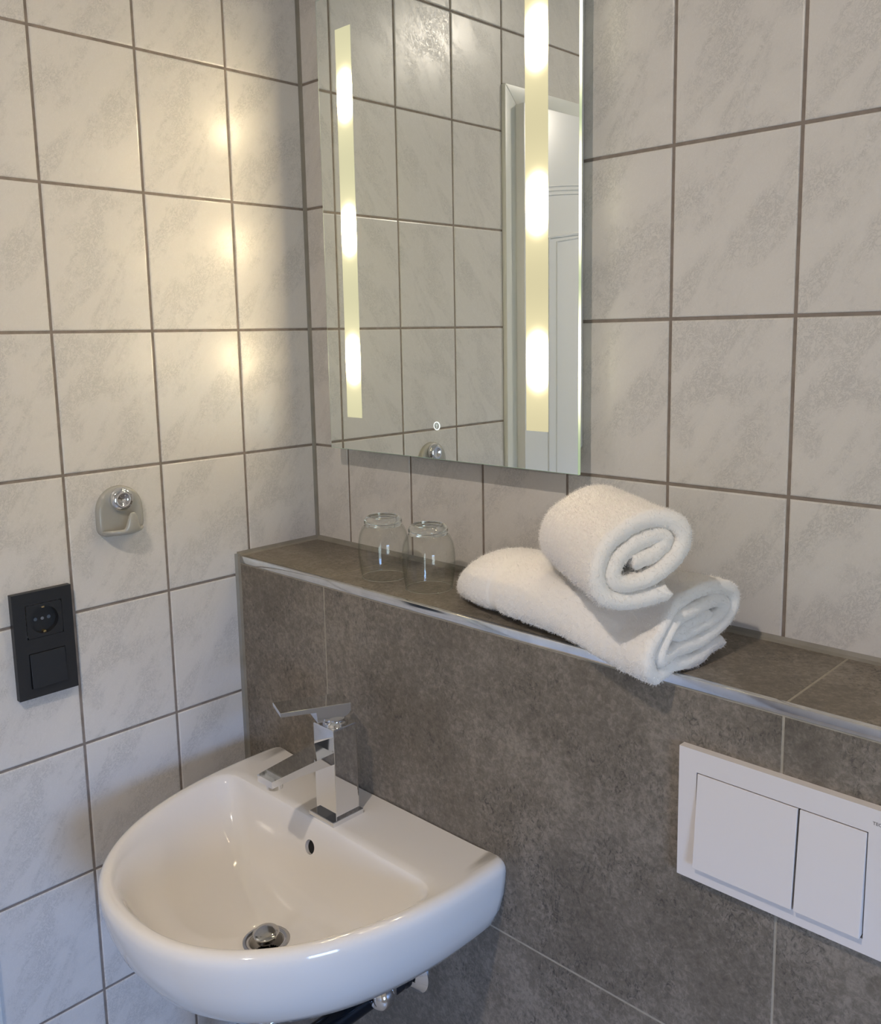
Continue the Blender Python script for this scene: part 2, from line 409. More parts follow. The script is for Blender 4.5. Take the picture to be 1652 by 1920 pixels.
# other walls, floor, ceiling (outside the frame, seen only in reflections)
WY0, WY1, WZ0, WZ1 = -1.32, -.72, .62, 1.36
bm = nb()
box(bm, RX, RX+.15, WY1, .12, -.05, CZ+.05); box(bm, RX, RX+.15, FY-.12, WY0, -.05, CZ+.05)
box(bm, RX, RX+.15, WY0, WY1, -.05, WZ0); box(bm, RX, RX+.15, WY0, WY1, WZ1, CZ+.05)
tag(obj('wall_right', bm, MT['wallfarx']), 'tiled right wall with the window, outside the picture', kind='structure')
tag(obj('wall_front', box(nb(), 0, RX, FY-.12, FY, -.05, CZ+.05), MT['wallfar']), 'tiled wall behind the camera', kind='structure')
tag(obj('floor', box(nb(), -.1, RX+.1, FY-.1, .1, -.08, 0), MT['floor']), 'dark tiled bathroom floor', kind='structure')
tag(obj('ceiling', box(nb(), -.1, RX+.1, FY-.1, .1, CZ, CZ+.08), MT['plaster']), 'white plaster ceiling', kind='structure')
win = tag(obj('window_1', box(nb(), RX+.085, RX+.093, WY0+.05, WY1-.05, WZ0+.05, WZ1-.05), MT['pane']), 'window pane in the right wall letting daylight in', kind='structure')
bm = nb()
for b_ in ((WY0, WY0+.06, WZ0, WZ1), (WY1-.06, WY1, WZ0, WZ1), (WY0+.06, WY1-.06, WZ0, WZ0+.06), (WY0+.06, WY1-.06, WZ1-.06, WZ1)):
    box(bm, RX+.06, RX+.12, *b_, bev=.003)
obj('window_frame', bm, MT['door'], win)
portal.location = (RX+.055, (WY0+WY1)/2, (WZ0+WZ1)/2); pd.size = .74; pd.size_y = .60

# ------------------------------------------------------------------ door in the left wall (seen in the mirror)
bm = nb()
prism(bm, [(DY0, 0), (DY0, DZ), (DY0-.062, DZ-.062), (DY0-.062, 0)], 'x', -.012, .010, bev=.002)
prism(bm, [(DY1, 0), (DY1, DZ), (DY1+.062, DZ-.062), (DY1+.062, 0)], 'x', -.012, .010, bev=.002)
prism(bm, [(DY0, DZ), (DY1, DZ), (DY1+.062, DZ-.062), (DY0-.062, DZ-.062)], 'x', -.012, .010, bev=.002)
door = tag(obj('door_1', bm, MT['casing'], smooth=30), 'white door with mitred casing in the left wall, seen in the mirror', kind='structure')
LY0, LY1, LZ1 = -.6405, -1.469, 1.994
bm = box(nb(), -.012, .032, LY1, LY0, .008, LZ1, bev=.002)
leaf = obj('door_leaf', bm, MT['door'], door, smooth=30)
# arched moulding and raised panel on the leaf
ymid, yh = (LY0+LY1)/2, abs(LY1-LY0)/2
def arch_pts(ins, zb, zt, rise, n=16):
    a, b = LY0 - ins, LY1 + ins
    pts = [(a, zb)]
    pts += [(a + (b-a)*i/n, zt + rise*(1 - (2*i/n - 1)**2)) for i in range(n+1)]
    return pts + [(b, zb)]
bm = nb()
for k in range(3):
    zc = 1.826 - .009*k; pp = [(LY0-.045 + (LY1-LY0+.09)*i/24, zc + .03*(-(1 - abs(2*i/24-1)**2)*-1)) for i in range(25)]
    tube(bm, [(.0322, y, z) for y, z in pp], .0022, 6)
obj('moulding', bm, MT['door'], door, smooth=True)
bm = nb()
for ins, r in ((.085, .004), (.115, .0025)):
    pp = arch_pts(ins, .95, 1.74 - ins*.2, .03); pp.append(pp[0])
    tube(bm, [(.0322, y, z) for y, z in pp], r, 6)
obj('panel_bead', bm, MT['door'], door, smooth=True)

# ------------------------------------------------------------------ tiled ledge (installation box) below the mirror
XJ1, XJ2, ZJ = .2262, .9340, .7413
lb = box(nb(), 0, RX, LY+.0003, -.0, 0, LZ-.0003)
ledge = tag(obj('wall_ledge', lb, MT['darkgrout']), 'boxed-out ledge clad in dark brown-grey slate tiles behind the basin', kind='structure')
def dtile(x0, x1, a0, a1, face):
    bm = nb(); t_ = .006; e = .0006
    if face == 'f': box(bm, x0, x1, LY, LY+t_, a0, a1, bev=e, seg=1)
    else: box(bm, x0, x1, a0, a1, LZ-t_, LZ, bev=e, seg=1)
    return obj('tile', bm, MT['dark'], ledge)
gj = .0010
for x0, x1 in ((.003, XJ1-gj), (XJ1+gj, XJ2-gj), (XJ2+gj, 1.64), (1.643, RX)):
    dtile(x0, x1, ZJ+gj, 1.1440, 'f'); dtile(x0, x1, .14, ZJ-gj, 'f'); dtile(x0, x1, .002, .137, 'f')
    dtile(x0, x1, LY+.0065, -.002, 't')
bm = nb()
fillet(bm, (0, 0, LZ), (RX, 0, LZ), (0, 0, 1), (0, -1, 0), .0068)
fillet(bm, (0, LY-.002, LZ), (0, 0, LZ), (1, 0, 0), (0, 0, 1), .0068)
obj('ledge_sealant', bm, MT['seal'], ledge)
bm = nb(); fillet(bm, (0, LY, 0), (0, LY, LZ+.004), (1, 0, 0), (0, -1, 0), .0068)
obj('side_sealant', bm, MT['seal'], ledge)
trim = box(nb(), .006, RX, LY-.0012, LY+.0062, LZ-.0112, LZ+.0008, bev=.0010, seg=3)
tag(obj('trim_1', trim, MT['steel'], smooth=40), 'polished metal edge strip along the front of the slate ledge', kind='structure')

# ------------------------------------------------------------------ lit mirror
MX0, MX1, MZ0, MZ1, MY = .0966, .5985, 1.3335, 2.036, -.040
mir = empty('mirror', ((MX0+MX1)/2, MY+.005, MZ0), 'frameless rectangular mirror with two glowing vertical light strips', 'mirror')
e = .0007
obj('mirror_glass', box(nb(), MX0+e, MX1-e, MY, MY+.0046, MZ0+e, MZ1-e), MT['mirror'], mir)
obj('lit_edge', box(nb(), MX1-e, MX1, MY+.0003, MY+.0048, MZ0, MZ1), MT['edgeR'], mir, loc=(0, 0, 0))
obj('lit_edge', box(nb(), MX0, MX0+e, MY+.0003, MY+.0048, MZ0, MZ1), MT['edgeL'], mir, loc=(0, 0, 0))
for z_ in (MZ0, MZ1-e): obj('glass_edge', box(nb(), MX0+e, MX1-e, MY+.0002, MY+.0048, z_, z_+e), MT['edge'], mir)
obj('housing', box(nb(), MX0+.02, MX1-.02, MY+.0049, -.0005, MZ0+.03, MZ1-.03, bev=.003), MT['housing'], mir)
for x0, x1, k in ((.1415, .1770, 'stripL'), (.5135, .5500, 'stripR')):
    o = obj('light_strip', box(nb(), x0, x1, MY-.0004, MY+.0002, 1.3868, 1.9835), MT[k], mir, loc=(0, 0, 0))
for o in mir.children:                     # parts whose shader reads world position keep mesh data in world space
    if o.name.startswith(('lit_edge', 'light_strip')): o.location = -Vector(mir.location)
tcx, tcz = .3443, 1.3835
bm = nb(); Mt = frame_to((tcx, MY, tcz), (0, -1, 0))
lathe(bm, [(.0050, 0), (.0050, .0005), (.0064, .0005), (.0064, 0)], 40, Mt, closed=True); tr = obj('touch_ring', bm, MT['ring'], mir, smooth=True)
bm = nb(); lathe(bm, [(0, .0003), (.0049, .0003), (.0049, 0)], 32, Mt); obj('touch_pad', bm, MT['glyphbase'], mir)
bm = nb()
y1 = MY-.0007
def flat(bm, pts, y=y1):
    A = [bm.verts.new((tcx+u, y, tcz+v)) for u, v in pts]; B = [bm.verts.new((tcx+u, MY-.0003, tcz+v)) for u, v in pts]
    n = len(pts); bm.faces.new(A); bm.faces.new(B[::-1])
    for i in range(n): bm.faces.new((A[i], A[(i+1) % n], B[(i+1) % n], B[i]))
flat(bm, [(.0017*math.cos(a), .0006 + .0017*math.sin(a)) for a in [2*PI*i/16 for i in range(16)]])
flat(bm, [(-.0009, -.0036), (.0009, -.0036), (.0008, -.0014), (-.0008, -.0014)])
for a in (90, 145, 35):
    c, s = math.cos(math.radians(a)), math.sin(math.radians(a))
    flat(bm, [(.0022*c - .0003*s, .0006+.0022*s + .0003*c), (.0022*c + .0003*s, .0006+.0022*s - .0003*c), (.0034*c + .0003*s, .0006+.0034*s - .0003*c), (.0034*c - .0003*s, .0006+.0034*s + .0003*c)])
obj('touch_symbol', bm, MT['glyph'], mir)

# ------------------------------------------------------------------ wash basin
BX, BYC, BZ = .3310, -.210, .8465
NB, NE = 40, 120
def dloop(a, b, yb, yc=BYC, xc=BX, sm=2, ex=2.0):
    """closed D outline: straight along y=yb, half ellipse in front; index structure is the same for all rings"""
    tb = math.asin(min(1, max(-1, (yc - yb)/b)))      # ellipse parameter at the back line
    pts = []
    for i in range(NE+1):
        t_ = tb + (PI - 2*tb)*i/NE
        c, s = math.cos(t_), math.sin(t_)
        k = 2/ex
        pts.append(Vector((xc + a*math.copysign(abs(c)**k, c), yc - b*math.copysign(abs(s)**k, s))))
    xa, xb_ = pts[-1].x, pts[0].x
    for i in range(1, NB): pts.append(Vector((xa + (xb_-xa)*i/NB, pts[-1].y*0 + yb)))
    for _ in range(sm):
        pts = [(pts[i-1] + pts[i]*2 + pts[(i+1) % len(pts)])/4 for i in range(len(pts))]
    return pts
def circ_like(ref, c, r):
    cc = Vector(c); out_ = []
    for p in ref:
        d = Vector((p.x - cc.x, p.y - cc.y)); out_.append(cc + d.normalized()*r)
    return out_
DR = (.334, -.375)
bm = nb(); rings = []
def ring(pts, z):
    rings.append([bm.verts.new((p.x, p.y, z if not callable(z) else z(p))) for p in pts])
A0, B0 = .2530, .361
YB = LY + .0005
def outer(s, ins=0, fr=1):     # shrink sides and front, back stays on the wall
    return dloop(A0*s*(1 - .42*(1-s)) - ins, B0*(1 - (1-s)*1.18) - ins, YB - ins*.25, sm=3, ex=2.3)
# underside upward
under = [(.30, .682), (.45, .6835), (.60, .688), (.72, .697), (.81, .710), (.88, .727), (.932, .748), (.966, .772), (.987, .797), (.997, .820), (1.0, .832)]
b0 = outer(under[0][0]); cen = Vector((sum(p.x for p in b0)/len(b0), sum(p.y for p in b0)/len(b0)))
for s, z in under: ring(outer(s), z)
for ins, z in ((.0008, .8375), (.003, .8420), (.0065, .8450), (.011, BZ)): ring(outer(1.0, ins), z)
IA, IBB, IYB = .2375, .3455, -.2740
inner0 = dloop(IA, IBB, IYB, sm=3, ex=2.3)
o_in = outer(1.0, .011)
ring([o_in[i].lerp(inner0[i], .5) for i in range(len(inner0))], BZ)
ring([o_in[i].lerp(inner0[i], .85) for i in range(len(inner0))], BZ - .0002)
for w_, z in ((0.0, .8462), (.012, .8453), (.026, .8434), (.042, .8404), (.060, .8360), (.080, .8300), (.106, .8215), (.145, .809), (.20, .7945), (.28, .778), (.38, .7625), (.50, .7495), (.63, .7395), (.77, .7320), (.90, .7270), (.97, .7240)):
    tgt = circ_like(inner0, DR, .0335)
    rings_pts = [inner0[i].lerp(tgt[i], w_) for i in range(len(inner0))]
    for _ in range(int(w_*5)):
        rings_pts = [(rings_pts[i-1] + rings_pts[i]*2 + rings_pts[(i+1) % len(rings_pts)])/4 for i in range(len(rings_pts))]
    ring(rings_pts, z)
ring(circ_like(inner0, DR, .0325), .7225); ring(circ_like(inner0, DR, .0310), .7215)
ring(circ_like(inner0, DR, .0225), .7200); ring(circ_like(inner0, DR, .0215), .7170); ring(circ_like(inner0, DR, .0215), .6900)
for a, b in zip(rings[:-1], rings[1:]):
    n = len(a)
    for i in range(n): bm.faces.new((a[i], a[(i+1) % n], b[(i+1) % n], b[i]))
bm.faces.new(rings[0][::-1]); bm.faces.new(rings[-1])
basin = empty('wash_basin', (BX, LY, .68), 'white ceramic D-shaped wash basin hung on the slate ledge', 'wash basin')
bowl = obj('bowl', bm, MT['ceramic'], basin, smooth=60)
# overflow hole cut through the back slope of the bowl
OV = Vector((.3165, -.2855, .8085)); on = Vector((0, -1, .34)).normalized()
bm = nb(); tube(bm, [OV + on*.02, OV - on*.016], .0100, 32)
cut = obj('cutter', bm, MT['ceramic'])
bpy.context.view_layer.update()
mod = bowl.modifiers.new('cut', 'BOOLEAN'); mod.operation = 'DIFFERENCE'; mod.object = cut; mod.solver = 'EXACT'
dg = bpy.context.evaluated_depsgraph_get(); me2 = bpy.data.meshes.new_from_object(bowl.evaluated_get(dg))
bowl.modifiers.clear(); bowl.data = me2; bpy.data.objects.remove(cut)
for p in me2.polygons: p.use_smooth = True
me2.set_sharp_from_angle(angle=math.radians(50))
bm = nb(); tube(bm, [OV - on*.0075, OV - on*.0155], .0099, 24); obj('overflow_dark_disc', bm, MT['void'], basin)  # black disc set inside as the shade at the bottom of the hole
# drain: flange, dark throat, pop-up plug
bm = nb(); Md = Matrix.Translation((DR[0], DR[1], .7205))
lathe(bm, [(.0225, -.004), (.0228, .0006), (.0240, .0016), (.0300, .0022), (.0315, .0014), (.0318, -.001)], 56, Md)
obj('drain_flange', bm, MT['chromedark'], basin, smooth=50)
bm = nb(); lathe(bm, [(.0226, -.001), (.0212, -.028), (0, -.028)], 40, Md); obj('drain_throat', bm, MT['void'], basin)
bm = nb(); Mp = Md @ Matrix.Translation((0, 0, .0088)) @ Matrix.Rotation(math.radians(5), 4, 'X')
lathe(bm, [(0, .0072), (.010, .0070), (.0155, .0060), (.0175, .0044), (.0178, .0030), (.0168, .0020), (.0120, .0010), (.0070, -.001), (.0070, -.004), (.0135, -.005), (.0135, -.0065), (.0040, -.0075), (.0030, -.034), (0, -.034)], 56, Mp)
obj('drain_plug', bm, MT['chromedark'], basin, smooth=35)

# ------------------------------------------------------------------ basin mixer
FX, FYc = .3288, -.2398
fau = empty('basin_mixer', (FX, FYc, BZ), 'chrome square-bodied single-lever mixer tap on the wash basin', 'tap')
obj('base_plate', box(nb(), FX-.0262, FX+.0270, FYc-.0320, FYc+.0235, BZ-.0006, .8535, bev=.0008, seg=3), MT['chrome'], fau)
# body: square column whose rear vertical edges are rounded
def rrect(x0, x1, y0, y1, r4, n=14):
    pts = []
    for (px, py, a0), r in zip(((x1, y1, 0), (x0, y1, 90), (x0, y0, 180), (x1, y0, 270)), r4):
        c = (px - r*(1 if px == x1 else -1), py - r*(1 if py == y1 else -1))
        for i in range(n+1):
            a = math.radians(a0 + 90*i/n); pts.append((c[0] + r*math.cos(a), c[1] + r*math.sin(a)))
    return pts
prof = rrect(FX-.0220, FX+.0222, -.2618, -.2178, (.0045, .0045, .0009, .0009))
bm = nb(); prof_n = len(prof)
rs = []
for ins, z in ((0, .8525), (0, .9815), (.0004, .9826), (.0012, .9830)):
    rs.append([bm.verts.new((FX + (u-FX)*(1 - ins/.022), FYc + (v-FYc)*(1 - ins/.022), z)) for u, v in prof])
for a, b in zip(rs[:-1], rs[1:]):
    for i in range(prof_n): bm.faces.new((a[i], a[(i+1) % prof_n], b[(i+1) % prof_n], b[i]))
bm.faces.new(rs[0][::-1]); bm.faces.new(rs[-1])
obj('body', bm, MT['chrome'], fau)
bm = nb(); lathe(bm, [(.0180, .982), (.0180, .9850), (.0165, .9866), (.0140, .9870), (.0140, .9900), (0, .9900)], 40, Matrix.Translation((FX, FYc, 0)))
obj('cartridge', bm, MT['chrome'], fau, smooth=35)
# spout: tapers in width and thickness, top almost level
bm = nb(); st = []
for t_ in [i/12 for i in range(13)]:
    y = -.2610 - .1006*t_
    hw = .0220 - .0058*t_; zt = .9515 - .0068*t_; th = .0170 - .0075*min(1, t_*1.35) + .0
    st.append([bm.verts.new((FX + sx0*hw, y, z)) for sx0, z in ((-1, zt), (1, zt), (1, zt-th), (-1, zt-th))])
for a, b in zip(st[:-1], st[1:]):
    for i in range(4): bm.faces.new((a[i], a[(i+1) % 4], b[(i+1) % 4], b[i]))
bm.faces.new(st[0][::-1]); bm.faces.new(st[-1])
bm.edges.ensure_lookup_table()
es = [e_ for e_ in bm.edges if e_.calc_face_angle(0) > .6]
bmesh.ops.bevel(bm, geom=es, offset=.0012, segments=3, affect='EDGES')
obj('spout', bm, MT['chrome'], fau)
bm = nb(); lathe(bm, [(.0108, .9375), (.0112, .9300), (.0108, .9275), (.0092, .9270), (.0088, .9290), (0, .9290)], 32, Matrix.Translation((FX+.002, -.3475, 0)))
obj('aerator', bm, MT['chrome'], fau, smooth=35)
# lever, swung 22 degrees to the left; local frame: u along the lever, v across
Hd = Vector((-.375, -.927, 0)).normalized(); Hc = Vector((-Hd.y, Hd.x, 0)); H0 = Vector((.3243, -.2144, 0))
ML = Matrix((Hd, Hc, Vector((0, 0, 1)))).transposed().to_4x4(); ML.translation = H0
bm = nb()
prism(bm, [(0, 1.0100), (.1012, 1.0130), (.1016, 1.0125), (.1008, 1.0072), (.100, 1.0068), (.0500, 1.0048), (.0495, .9885), (.0220, .9885), (.0110, .9900), (.0035, .9940), (0, .9990)], 'y', -.0209, .0209, bev=.0006, seg=2, M=ML)
obj('lever', bm, MT['chrome'], fau)
bm = nb(); box(bm, .0500, .0560, -.005, .005, .9990, 1.0055, bev=.001); bm.transform(ML)
obj('lever_stop', bm, MT['chrome'], fau, smooth=30)

# ------------------------------------------------------------------ plumbing below the basin
tz = .535
trap = empty('bottle_trap', (.325, -.375, .40), 'chrome bottle trap under the wash basin', 'drain trap')
bm = nb(); tube(bm, [(.326, -.375, .6815), (.326, -.375, .50)], .0150, 28); obj('tail_pipe', bm, MT['chrome'], trap, smooth=40)
bm = nb(); lathe(bm, [(0, .400), (.020, .401), (.030, .408), (.031, .42), (.031, .535), (.0335, .537), (.0335, .552), (.022, .556), (.018, .562), (0, .562)], 40, Matrix.Translation((.326, -.375, 0)))
obj('trap_cup', bm, MT['chrome'], trap, smooth=35)
bm = nb(); tube(bm, [(.326, -.350, tz-.01), (.326, LY+.002, tz-.01)], .0165, 28); obj('outlet_pipe', bm, MT['blackgloss'], trap, smooth=40)
def angle_valve(x, z, label):
    v = empty('angle_valve', (x, LY, z), label, 'valve', 'angle valves under the basin')
    Mv = frame_to((x, LY, z), (0, -1, 0))
    bm = nb(); lathe(bm, [(.0300, -.001), (.0298, .0020), (.0250, .0055), (.0170, .0110), (.0140, .0125), (0, .0125)], 48, Mv); obj('escutcheon', bm, MT['chrome'], v, smooth=50)
    bm = nb(); lathe(bm, [(.0085, .011), (.0085, .017), (.0125, .0175), (.0125, .024), (.0095, .0245), (.0095, .030), (.0118, .031), (.0118, .047), (0, .047)], 32, Mv); obj('valve_body', bm, MT['rubber'], v, smooth=30)
    bm = nb(); lathe(bm, [(.0130, .0472), (.0130, .053), (.0118, .054), (.0118, .0472)], 6, Mv, closed=True); obj('nut', bm, MT['chrome'], v)
    bm = nb(); lathe(bm, [(0, .054), (.0160, .055), (.0190, .059), (.0195, .068), (.0175, .076), (.0110, .081), (0, .083)], 36, Mv); obj('handle', bm, MT['chrome'], v, smooth=40)
    return v
angle_valve(.405, .597, 'right chrome angle valve with round wall collar under the basin')
angle_valve(.245, .592, 'left chrome angle valve hidden behind the trap under the basin')
for x, lab, c in ((.405, 'black flexible hose from the right angle valve up to the tap', .352), (.245, 'black flexible hose from the left angle valve up to the tap', .312)):
    bm = nb(); tube(bm, bez((x, LY-.036, .612), (x, LY-.036, .640), (c, FYc, .640), (c, FYc, .684), 18), .0055, 14)
    tag(obj('hose', bm, MT['rubber'], smooth=True), lab, 'hose', 'flexible hoses under the basin')

# ------------------------------------------------------------------ flush plate
PX0, PX1, PZ0, PZ1, PY = .8287, 1.0487, .9395, 1.0850, LY-.0100
fl = empty('flush_plate', ((PX0+PX1)/2, LY, PZ0), 'white rectangular dual flush plate set in the slate ledge', 'flush plate')
bx0, bx1, bx2, bx3, bz0, bz1 = .8500, .9553, .9574, 1.0192, .9575, 1.0600
g = .0011
bm = nb()
# frame with an opening for the buttons
for b_ in ((PX0, PX1, PZ0, bz0-.003), (PX0, PX1, bz1+g, PZ1), (PX0, bx0-g, bz0-.003, bz1+g), (bx3+g, PX1, bz0-.003, bz1+g)):
    box(bm, b_[0], b_[1], PY, LY+.001, b_[2], b_[3])
bmesh.ops.remove_doubles(bm, verts=bm.verts, dist=1e-5)
obj('frame', bm, MT['plate'], fl)
obj('recess', box(nb(), bx0-g, bx3+g, PY+.006, LY+.0005, bz0-.003, bz1+g), MT['void'], fl)
for a, b in ((bx0, bx1), (bx2, bx3)):
    bm = nb(); prism(bm, [(PY-.0002, bz1), (PY+.005, bz1-.0005), (PY+.005, bz0), (PY-.0072, bz0-.0005)], 'x', a, b, bev=.0006, seg=2)
    o = obj('button', bm, MT['plate'], fl)
def text_mesh(name, s, size, M4, m, parent, ext=.0001):
    cu = bpy.data.curves.new(name, 'FONT'); cu.body = s; cu.size = size; cu.extrude = ext
    to = bpy.data.objects.new(name, cu); C.objects.link(to); bpy.context.view_layer.update()
    me = bpy.data.meshes.new_from_object(to.evaluated_get(bpy.context.evaluated_depsgraph_get()))
    bpy.data.objects.remove(to); me.transform(M4)
    me.transform(Matrix.Translation(-Vector(parent.location)))
    me.materials.clear(); me.materials.append(m)
    return link(bpy.data.objects.new(name, me), parent)
text_mesh('lettering', 'TECE', .0044, Matrix.Translation((1.0236, PY-.0001, 1.0700)) @ Matrix.Rotation(PI/2, 4, 'X'), MT['ink'], fl)

# ------------------------------------------------------------------ socket and switch
sk = empty('socket_switch', (0, -.5022, 1.018), 'matt black double frame with power socket above a rocker switch', 'socket')
SY0, SY1, SZ0, SZ1 = -.5445, -.4605, 1.0185, 1.1715
T = .0105
sy0, sy1, ux0, ux1, lx0, lx1 = -.5270, -.4755, 1.1045, 1.1535, 1.0325, 1.0835
bm = nb()
for b_ in ((SY0, SY1, SZ0, lx0), (SY0, SY1, lx1, ux0), (SY0, SY1, ux1, SZ1), (SY0, sy0, lx0, lx1), (sy1, SY1, lx0, lx1), (SY0, sy0, ux0, ux1), (sy1, SY1, ux0, ux1)):
    box(bm, 0, T, *b_)
bmesh.ops.remove_doubles(bm, verts=bm.verts, dist=1e-5)
obj('frame', bm, MT['black'], sk)
# socket insert with round well
yc_, zc_ = (sy0+sy1)/2, (ux0+ux1)/2; R_ = .0197
bm = nb(); K = 48; oa = []; ia = []; sq = []
hw, hh = (sy1-sy0)/2 - .0006, (ux1-ux0)/2 - .0006
for i in range(K):
    a = 2*PI*i/K; c, s = math.cos(a), math.sin(a); m_ = 1/max(abs(c)/hw, abs(s)/hh)
    sq.append(bm.verts.new((T+.0004, yc_ + c*m_, zc_ + s*m_))); oa.append(bm.verts.new((T+.0004, yc_ + c*R_, zc_ + s*R_)))
    ia.append(bm.verts.new((.0012, yc_ + c*R_*.97, zc_ + s*R_*.97)))
for i in range(K):
    j = (i+1) % K; bm.faces.new((sq[i], sq[j], oa[j], oa[i])); bm.faces.new((oa[i], oa[j], ia[j], ia[i]))
bm.faces.new(ia)
ins = obj('socket_insert', bm, MT['black'], sk, smooth=30)
for dy in (-.0095, .0095):
    bm = nb(); tube(bm, [(.0010, yc_+dy, zc_), (.0018, yc_+dy, zc_)], .0026, 16); obj('pin_hole', bm, simple('pin_grey', (.10, .13, .17), .3), ins, loc=-Vector(sk.location))
bm = nb(); tube(bm, [(.0010, yc_, zc_), (.0026, yc_, zc_)], .0024, 12); obj('screw', bm, MT['chrome'], ins, loc=-Vector(sk.location))
for sgn in (-1, 1):
    bm = nb(); box(bm, .001, .0085, yc_-.002, yc_+.002, zc_+sgn*.0180-.0013, zc_+sgn*.0180+.0013, bev=.0005); obj('earth_clip', bm, MT['brass'], ins, loc=-Vector(sk.location))
bm = nb(); prism(bm, [(T+.0012, lx1-.0008), (T-.006, lx1-.0008), (T-.006, lx0+.0008), (T+.0048, lx0+.0008)], 'y', sy0+.0008, sy1-.0008, bev=.0006)
obj('rocker', bm, MT['black'], sk)

# ------------------------------------------------------------------ ceramic hook
hk = empty('towel_hook', (0, -.3755, 1.228), 'grey glazed ceramic wall hook with a chrome centre cap', 'hook')
hy0, hy1, hz0, hz1 = -.4115, -.3385, 1.2285, 1.3035   # y0 = left in view
hyc = (hy0+hy1)/2; hr = (hy1-hy0)/2
def hook_outline(s):
    pts = []; n = 20
    for i in range(n+1):   # arched top
        a = PI*i/n; pts.append((hyc + hr*s*math.cos(a)*(1), 1.264 + (hz1-1.264)*s*math.sin(a)**.92))
    rb = .016
    for (py, a0) in ((hyc - hr*s, 180), (hyc + hr*s, 270)):
        c = (py + (rb if py < hyc else -rb), 1.264 - (1.264-hz0)*s + rb)
        for i in range(9):
            a = math.radians(a0 + 90*i/8); pts.append((c[0] + rb*math.cos(a), c[1] + rb*math.sin(a)))
    return pts
bm = nb(); rs = []
for s, x in ((1, 0), (1, .004), (.985, .0065), (.95, .0085), (.88, .0095), (.80, .0092), (.5, .0088)):
    rs.append([bm.verts.new((x, y, z)) for y, z in hook_outline(s)])
for a, b in zip(rs[:-1], rs[1:]):
    n = len(a)
    for i in range(n): bm.faces.new((a[i], a[(i+1) % n], b[(i+1) % n], b[i]))
bm.faces.new(rs[0][::-1]); bm.faces.new(rs[-1])
hb = obj('back_plate', bm, MT['hookceramic'], hk, smooth=40)
# trough lip with an upturned prong: cross-section swept along the wall
bm = nb(); rs = []; nS = 40
for i in range(nS+1):
    t_ = i/nS; y = hy0+.0045 + (hy1-hy0-.009)*t_
    e_ = math.sin(PI*t_)**.45
    pr = math.exp(-(abs(t_-.62)/.150)**3.6)
    out_ = .009 + .021*e_ + .002*pr            # projection
    top = 1.2400 + .0015*e_ + .0240*pr         # rim height
    bot = 1.2300 + .0005*(1-e_) + .003*(1-e_)
    sec = [(.004, bot+.001), (.010, bot), (out_*.8, bot+.0008), (out_, bot+.0045), (out_+.0012, (bot+top)/2+.001), (out_+.0004, top-.0015), (out_-.0018, top), (out_-.0040, top-.0015), (out_-.0050, bot*.6+top*.4), (out_*.62, bot+.0034), (.0095, bot+.0052), (.006, bot+.0125)]
    if i in (0, nS): sec = [(.004 + (u-.004)*.5, bot+.004 + (v-bot-.004)*.5) for u, v in sec]
    rs.append([bm.verts.new((u, y, v)) for u, v in sec])
for a, b in zip(rs[:-1], rs[1:]):
    n = len(a)
    for i in range(n): bm.faces.new((a[i], a[(i+1) % n], b[(i+1) % n], b[i]))
bm.faces.new(rs[0][::-1]); bm.faces.new(rs[-1])
hp = obj('prong', bm, MT['hookceramic'], hk, smooth='all')
ss = hp.modifiers.new('subdivision', 'SUBSURF'); ss.levels = 1; ss.render_levels = 2
bm = nb(); Mh = frame_to((.0085, -.3745, 1.2835), (1, 0, 0))
lathe(bm, [(.0180, 0), (.0184, .0030), (.0176, .0066), (.0152, .0094), (.0118, .0108), (.0088, .0106), (.0064, .0094), (.0035, .0088), (0, .0087)], 48, Mh)
obj('chrome_cap', bm, MT['chrome'], hk, smooth='all')['label'] = 'chrome cap'

